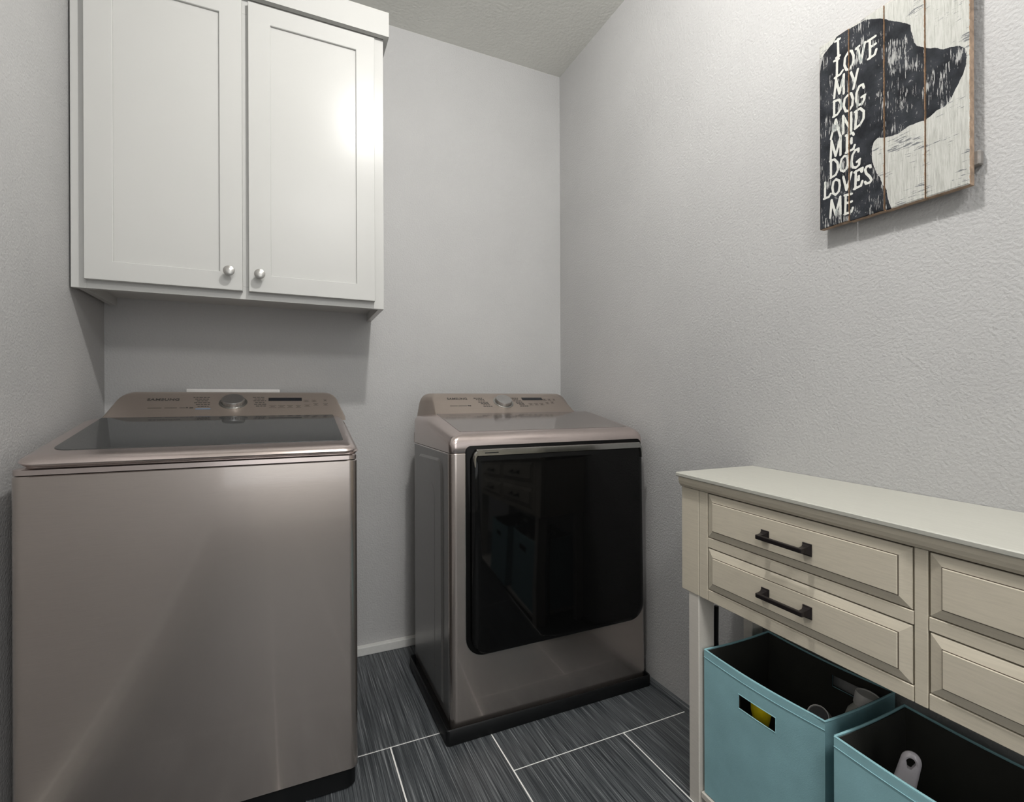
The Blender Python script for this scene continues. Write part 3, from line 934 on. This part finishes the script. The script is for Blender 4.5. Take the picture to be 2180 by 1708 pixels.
# ------------------------------------------------------------------ fabric bins, on the low shelf
ZS = .040
def bin_(name, label, x0, x1, y0, y1, H, sag=(.006, .004)):
    t = thing(name, label, 'storage bin', ((x0 + x1) / 2, (y0 + y1) / 2, ZS), 'teal fabric bins')
    def shell(ins, z0, z1, mat, nm, dz=0.0, thick=.0018):
        bm = bmesh.new()
        X0, X1, Y0, Y1 = x0 + ins, x1 - ins, y0 + ins, y1 - ins
        hy0, hy1, hz0, hz1 = (y0 + y1) / 2 - .048, (y0 + y1) / 2 + .048, z1 - .084, z1 - .050
        def wall(ax, fixed, a0, a1, hole, sagv, bow):
            hy0, hy1 = ((y0 + y1) / 2 - .048, (y0 + y1) / 2 + .048) if hole != 'back' else ((y0 + y1) / 2 - .108, (y0 + y1) / 2 - .020)
            hz0, hz1 = (z1 - .084, z1 - .050) if hole != 'back' else (z1 - .052, z1 - .022)
            us = [a0 + (a1 - a0) * i / 16 for i in range(17)]
            if hole:
                us = sorted(set([u for u in us if not (hy0 - .006 < u < hy0 + .006 or hy1 - .006 < u < hy1 + .006)] + [hy0, hy1]))
            zs = [z0, .09, .15, .20, .25, z1 - .110, hz0, hz1, z1 - .012, z1]
            zs = sorted(set(zs))
            grid = {}
            for u in us:
                f = (u - a0) / (a1 - a0)
                s = sagv * math.sin(math.pi * f)
                for z in zs:
                    zz = z - s * max(0, (z - .15) / (z1 - .15)) ** 2
                    bw = bow * math.sin(math.pi * f) * math.sin(math.pi * min(1, z / z1) * .8)
                    p = (fixed + bw, u, zz) if ax == 0 else (u, fixed + bw, zz)
                    grid[(u, z)] = bm.verts.new(p)
            for ua, ub in zip(us, us[1:]):
                for za, zb in zip(zs, zs[1:]):
                    if hole and ua >= hy0 - 1e-6 and ub <= hy1 + 1e-6 and za >= hz0 - 1e-6 and zb <= hz1 + 1e-6:
                        continue
                    bm.faces.new((grid[(ua, za)], grid[(ub, za)], grid[(ub, zb)], grid[(ua, zb)]))
        wall(0, X0, Y0, Y1, True, sag[0], -.003)
        wall(0, X1, Y0, Y1, 'back', sag[0], .002)
        wall(1, Y0, X0, X1, False, sag[1], .0015)
        wall(1, Y1, X0, X1, False, sag[1], .001)
        bm.faces.new([bm.verts.new(p) for p in ((X0, Y0, z0), (X1, Y0, z0), (X1, Y1, z0), (X0, Y1, z0))])
        bmesh.ops.remove_doubles(bm, verts=bm.verts, dist=.0006)
        o = finish(nm, bm, mat, t)
        md = o.modifiers.new('thickness', 'SOLIDIFY')
        md.thickness = thick
        md.offset = -1
        return o
    shell(0, ZS + .002, H, 'teal', 'outer_fabric')
    shell(.0032, ZS + .005, H - .001, 'lining', 'lining')
    # rim binding
    bm = bmesh.new()
    pts = []
    c4 = ((x0, y1), (x0, y0), (x1, y0), (x1, y1))
    for i in range(4):
        a, c_ = c4[i], c4[(i + 1) % 4]
        s = sag[0] if i in (0, 2) else sag[1]
        for k in range(12):
            f = k / 12
            bow = {0: (-.0009, 0), 1: (0, .0005), 2: (.0006, 0), 3: (0, .0003)}[i]
            q = math.sin(math.pi * f)
            pts.append((a[0] + (c_[0] - a[0]) * f + bow[0] * q + (.0018 if a[0] == x0 == c_[0] else 0), a[1] + (c_[1] - a[1]) * f + bow[1] * q, H + .0005 - s * q))
    pts.append(pts[0])
    tube(bm, pts, .0024, n=6, cap=False)
    finish('rim_binding', bm, 'teal_edge', t, smooth=True)
    # stitched hem line under the rim on the front
    bm = bmesh.new()
    n_ = 24
    hem = []
    for k in range(n_ + 1):
        f = k / n_
        q = math.sin(math.pi * f)
        hem.append((x0 - .003 * q * .75 - .0004, y1 + (y0 - y1) * f, H - .017 - sag[0] * q * .9))
    tube(bm, hem, .0009, n=5)
    finish('hem_stitching', bm, 'teal_edge', t)
    # bound edge round the hand hole
    for xx in (x0, x1):
        hy0, hy1 = ((y0 + y1) / 2 - .048, (y0 + y1) / 2 + .048) if xx == x0 else ((y0 + y1) / 2 - .108, (y0 + y1) / 2 - .020)
        hz0, hz1 = (H - .084, H - .050) if xx == x0 else (H - .052, H - .022)
        bm = bmesh.new()
        sg = -1 if xx == x0 else 1
        hp = []
        for (u, z) in ((hy0, hz0), ((hy0 + hy1) / 2, hz0), (hy1, hz0), (hy1, hz1), ((hy0 + hy1) / 2, hz1), (hy0, hz1), (hy0, hz0)):
            f = (u - y0) / (y1 - y0)
            q = math.sin(math.pi * f)
            zz = z - sag[0] * q * max(0, (z - .15) / (H - .15)) ** 2
            hp.append((xx + sg * (.003 if sg < 0 else .002) * q * .75, u, zz))
        tube(bm, hp, .0013, n=6, cap=False)
        finish('hand_hole_binding', bm, 'teal_edge' if xx == x0 else 'lining', t, smooth=True)
    return t

bin_('fabric_bin', 'teal fabric bin beside the far console leg, with capped bottle inside', .9535, 1.186, .624, .931, .400)
bin_('fabric_bin', 'nearer teal fabric bin at the lower right, holding a pale brush', .924, 1.150, .262, .588, .4015, (.007, .004))

# things in the first bin
def bottle(t, base, axis, prof, cap, matb, matc, n=28):
    bm = bmesh.new()
    lathe(bm, base, axis, prof, n)
    finish('bottle_body', bm, matb, t, smooth=True)
    bm = bmesh.new()
    lathe(bm, base, axis, cap, n)
    finish('cap', bm, matc, t, smooth=True, angle=45)
cap_c = Vector((1.150, .6545, .402))
ax = Vector((.040, -.036, .300)).normalized()
Lb = .345
t = thing('plastic_bottle', 'milky plastic bottle with white screw cap leaning in the far teal bin', 'bottle', cap_c - ax * Lb)
bottle(t, cap_c - ax * Lb, ax, [(.028, 0), (.035, .004), (.036, .02), (.036, .20), (.0345, .225), (.0362, .23), (.035, .255), (.030, .285), (.0215, .30), (.0205, .315)],
       [(.0225, .303), (.0235, .305), (.0235, .327), (.0225, .3305), (.0205, .3305), (.020, .3285), (.002, .3285)], 'clear_plastic', 'white_plastic')
j = Vector((1.020, .682, .361))
ax2 = Vector((-.50, -.28, .45)).normalized()
t = thing('open_jar', 'dark-mouthed jar with pale ring lying tilted in the far teal bin', 'jar', j - ax2 * .12)
bm = bmesh.new()
lathe(bm, j - ax2 * .12, ax2, [(.012, 0), (.024, .006), (.026, .07), (.0165, .09), (.0165, .118)], 28)
finish('jar_body', bm, 'clear_plastic', t, smooth=True)
bm = bmesh.new()
lathe(bm, j - ax2 * .12, ax2, [(.0165, .100), (.0205, .101), (.0205, .107), (.0185, .108), (.0185, .111), (.0205, .112), (.0205, .121), (.019, .1225), (.018, .121), (.0175, .116)], 32, cap0=False, cap1=False)
finish('ring', bm, 'white_plastic', t, smooth=True, angle=40)
bm = bmesh.new()
lathe(bm, j - ax2 * .12, ax2, [(.0172, .112), (.0172, .1195), (.001, .1195)], 24)
finish('mouth', bm, 'black_gloss', t)
t = thing('yellow_bottle', 'yellow cone-topped container seen through the hand hole of the far bin', 'container', (.995, .800, .042))
bm = bmesh.new()
lathe(bm, (.995, .800, .042), (0, 0, 1), [(.026, 0), (.028, .004), (.028, .17), (.020, .20), (.010, .225), (.010, .2585)], 28)
finish('container_body', bm, 'black_plastic', t, smooth=True)
bm = bmesh.new()
lathe(bm, (.995, .800, .042), (0, 0, 1), [(.010, .226), (.016, .238), (.022, .268), (.0225, .300), (.021, .306), (.002, .307)], 28)
finish('cap', bm, 'yellow_plastic', t, smooth=True)

# brush in the near bin
hb = Vector((1.022, .508, .395))
ax3 = Vector((.035, -.055, .30)).normalized()
t = thing('cleaning_brush', 'pale plastic brush handle with hanging hole standing in the near bin', 'brush', hb - ax3 * .34)
side = ax3.cross(Vector((-.90, -.43, 0))).normalized()
nn = side.cross(ax3).normalized()
bm = bmesh.new()
N = 20
def hpt(a, rx, ry, off, d):
    return hb + ax3 * (-.018 + ry * math.sin(a) + off) + side * (rx * math.cos(a)) + nn * d
outer = []
for k in range(N + 1):          # rounded head
    a = math.pi * k / N
    outer.append((math.cos(a) * .0150, -.018 + math.sin(a) * .018))
outer = outer + [(-.0168, -.06), (-.0178, -.11), (-.015, -.16), (-.010, -.22), (.010, -.22), (.015, -.16), (.0178, -.11), (.0168, -.06)]
nO = len(outer)
hole = []
for k in range(nO):
    x, z = outer[k]
    a = math.atan2(z + .022, x)
    hole.append((math.cos(a) * .0072, -.0205 + math.sin(a) * .0105))
def ring(pts, d, sc=1.0):
    return [hb + side * (x * sc) + ax3 * z + nn * d for x, z in pts]
def inn(pts, i):
    return [(x - math.copysign(min(abs(x), i), x), z - (i if z > -.02 else 0)) for x, z in pts]
loft(bm, [ring(hole, .005), ring(inn(outer, .0045), .0065), ring(outer, .002), ring(outer, -.002), ring(inn(outer, .0045), -.0065), ring(hole, -.005), ring(hole, .005)], False, False)
bmesh.ops.remove_doubles(bm, verts=bm.verts, dist=.00005)
finish('handle', bm, 'lilac_plastic', t, smooth=True, angle=60)
bm = bmesh.new()
lathe(bm, hb - ax3 * .34, ax3, [(.022, 0), (.03, .01), (.03, .05), (.02, .09), (.011, .13)], 20)
finish('brush_head', bm, 'lilac_plastic', t, smooth=True)

# ------------------------------------------------------------------ dog sign
SX = 1.1800
ST = .0165
sign = thing('wooden_sign', 'black and white distressed plank sign with dog silhouette and lettering', 'sign', (XR, .636, 1.44))
def seg_d(py, pz, a, b_):
    dy, dz_ = b_[0] - a[0], b_[1] - a[1]
    L = dy * dy + dz_ * dz_
    t = 0 if L == 0 else max(0, min(1, ((py - a[0]) * dy + (pz - a[1]) * dz_) / L))
    ey, ez = py - a[0] - t * dy, pz - a[1] - t * dz_
    return math.sqrt(ey * ey + ez * ez)
SEGS = [(l[i], l[i + 1]) for l in STROKES for i in range(len(l) - 1)]
DSEG = [(DOG[i], DOG[(i + 1) % len(DOG)]) for i in range(len(DOG))]
def inside(py, pz):
    c = False
    for (a, b_) in DSEG:
        if (a[1] > pz) != (b_[1] > pz) and py < (b_[0] - a[0]) * (pz - a[1]) / (b_[1] - a[1]) + a[0]:
            c = not c
    return c
def near(segs, py, pz, cap):
    best = cap
    for a, b_ in segs:
        if min(a[0], b_[0]) - best > py or max(a[0], b_[0]) + best < py or min(a[1], b_[1]) - best > pz or max(a[1], b_[1]) + best < pz:
            continue
        d = seg_d(py, pz, a, b_)
        if d < best:
            best = d
    return best
import numpy as _np
planks = [(.7815, .7135, 1.4425), (.7118, .6400, 1.4400), (.6384, .5648, 1.4385), (.5630, .4915, 1.4380)]
for i, (ya, yb_, zb) in enumerate(planks):
    zt = 1.8860
    fine = .00155 if i < 2 else .003
    ny = max(2, int(round((ya - yb_) / fine)))
    nz = int(round((zt - zb) / fine))
    bm = bmesh.new()
    e = .0022
    # front face grid, its rim rolled back for worn edges
    ys = [yb_ + (ya - yb_) * k / ny for k in range(ny + 1)]
    zs = [zb + (zt - zb) * k / nz for k in range(nz + 1)]
    grid = []
    for z in zs:
        row = []
        for y_ in ys:
            de = min(y_ - yb_, ya - y_, z - zb, zt - z)
            dep = 0.0 if de > e else .0016 * (1 - de / e) ** 2
            row.append(bm.verts.new((SX + dep, y_, z)))
        grid.append(row)
    for r_ in range(nz):
        for c_ in range(ny):
            bm.faces.new((grid[r_][c_], grid[r_][c_ + 1], grid[r_ + 1][c_ + 1], grid[r_ + 1][c_]))
    border = [grid[0][k] for k in range(ny + 1)] + [grid[k][ny] for k in range(1, nz + 1)] + [grid[nz][k] for k in range(ny - 1, -1, -1)] + [grid[k][0] for k in range(nz - 1, 0, -1)]
    back = [bm.verts.new((SX + ST, v.co.y, v.co.z)) for v in border]
    L = len(border)
    for k in range(L):
        f = bm.faces.new((border[k], back[k], back[(k + 1) % L], border[(k + 1) % L]))
        f.material_index = 1
    f = bm.faces.new(back)
    f.material_index = 1
    o = finish('plank', bm, ['sign', 'raw_wood'], sign)
    me = o.data
    ad = me.attributes.new('dog', 'FLOAT', 'POINT')
    al = me.attributes.new('letters', 'FLOAT', 'POINT')
    off = ORG[o]
    nv = len(me.vertices)
    co = _np.empty(nv * 3, dtype=_np.float32)
    me.vertices.foreach_get('co', co)
    co = co.reshape(-1, 3)
    Y, Z = co[:, 1] + off.y, co[:, 2] + off.z
    def sdf(segs, cap):
        best = _np.full(nv, cap)
        for a, b_ in segs:
            dy, dz_ = b_[0] - a[0], b_[1] - a[1]
            Lq = dy * dy + dz_ * dz_ + 1e-12
            t = _np.clip(((Y - a[0]) * dy + (Z - a[1]) * dz_) / Lq, 0, 1)
            best = _np.minimum(best, _np.hypot(Y - a[0] - t * dy, Z - a[1] - t * dz_))
        return best
    ar = me.attributes.new('rim', 'FLOAT', 'POINT')
    ar.data.foreach_set('value', _np.minimum(_np.minimum(Y - yb_, ya - Y), _np.minimum(Z - zb, zt - Z)).astype(_np.float32))
    dd = sdf(DSEG, .05)
    ins = _np.zeros(nv, dtype=bool)
    for (a, b_) in DSEG:
        if a[1] == b_[1]:
            continue
        cnd = (a[1] > Z) != (b_[1] > Z)
        ins ^= cnd & (Y < (b_[0] - a[0]) * (Z - a[1]) / (b_[1] - a[1]) + a[0])
    ad.data.foreach_set('value', _np.where(ins, -dd, dd).astype(_np.float32))
    al.data.foreach_set('value', (sdf(SEGS, .05) - .0026).astype(_np.float32))
for z in (1.49, 1.83):
    finish('rear_batten', bx(SX + ST, SX + ST + .0135, .4825, .775, z - .014, z + .014, bev=.002, seg=1), 'batten', sign)
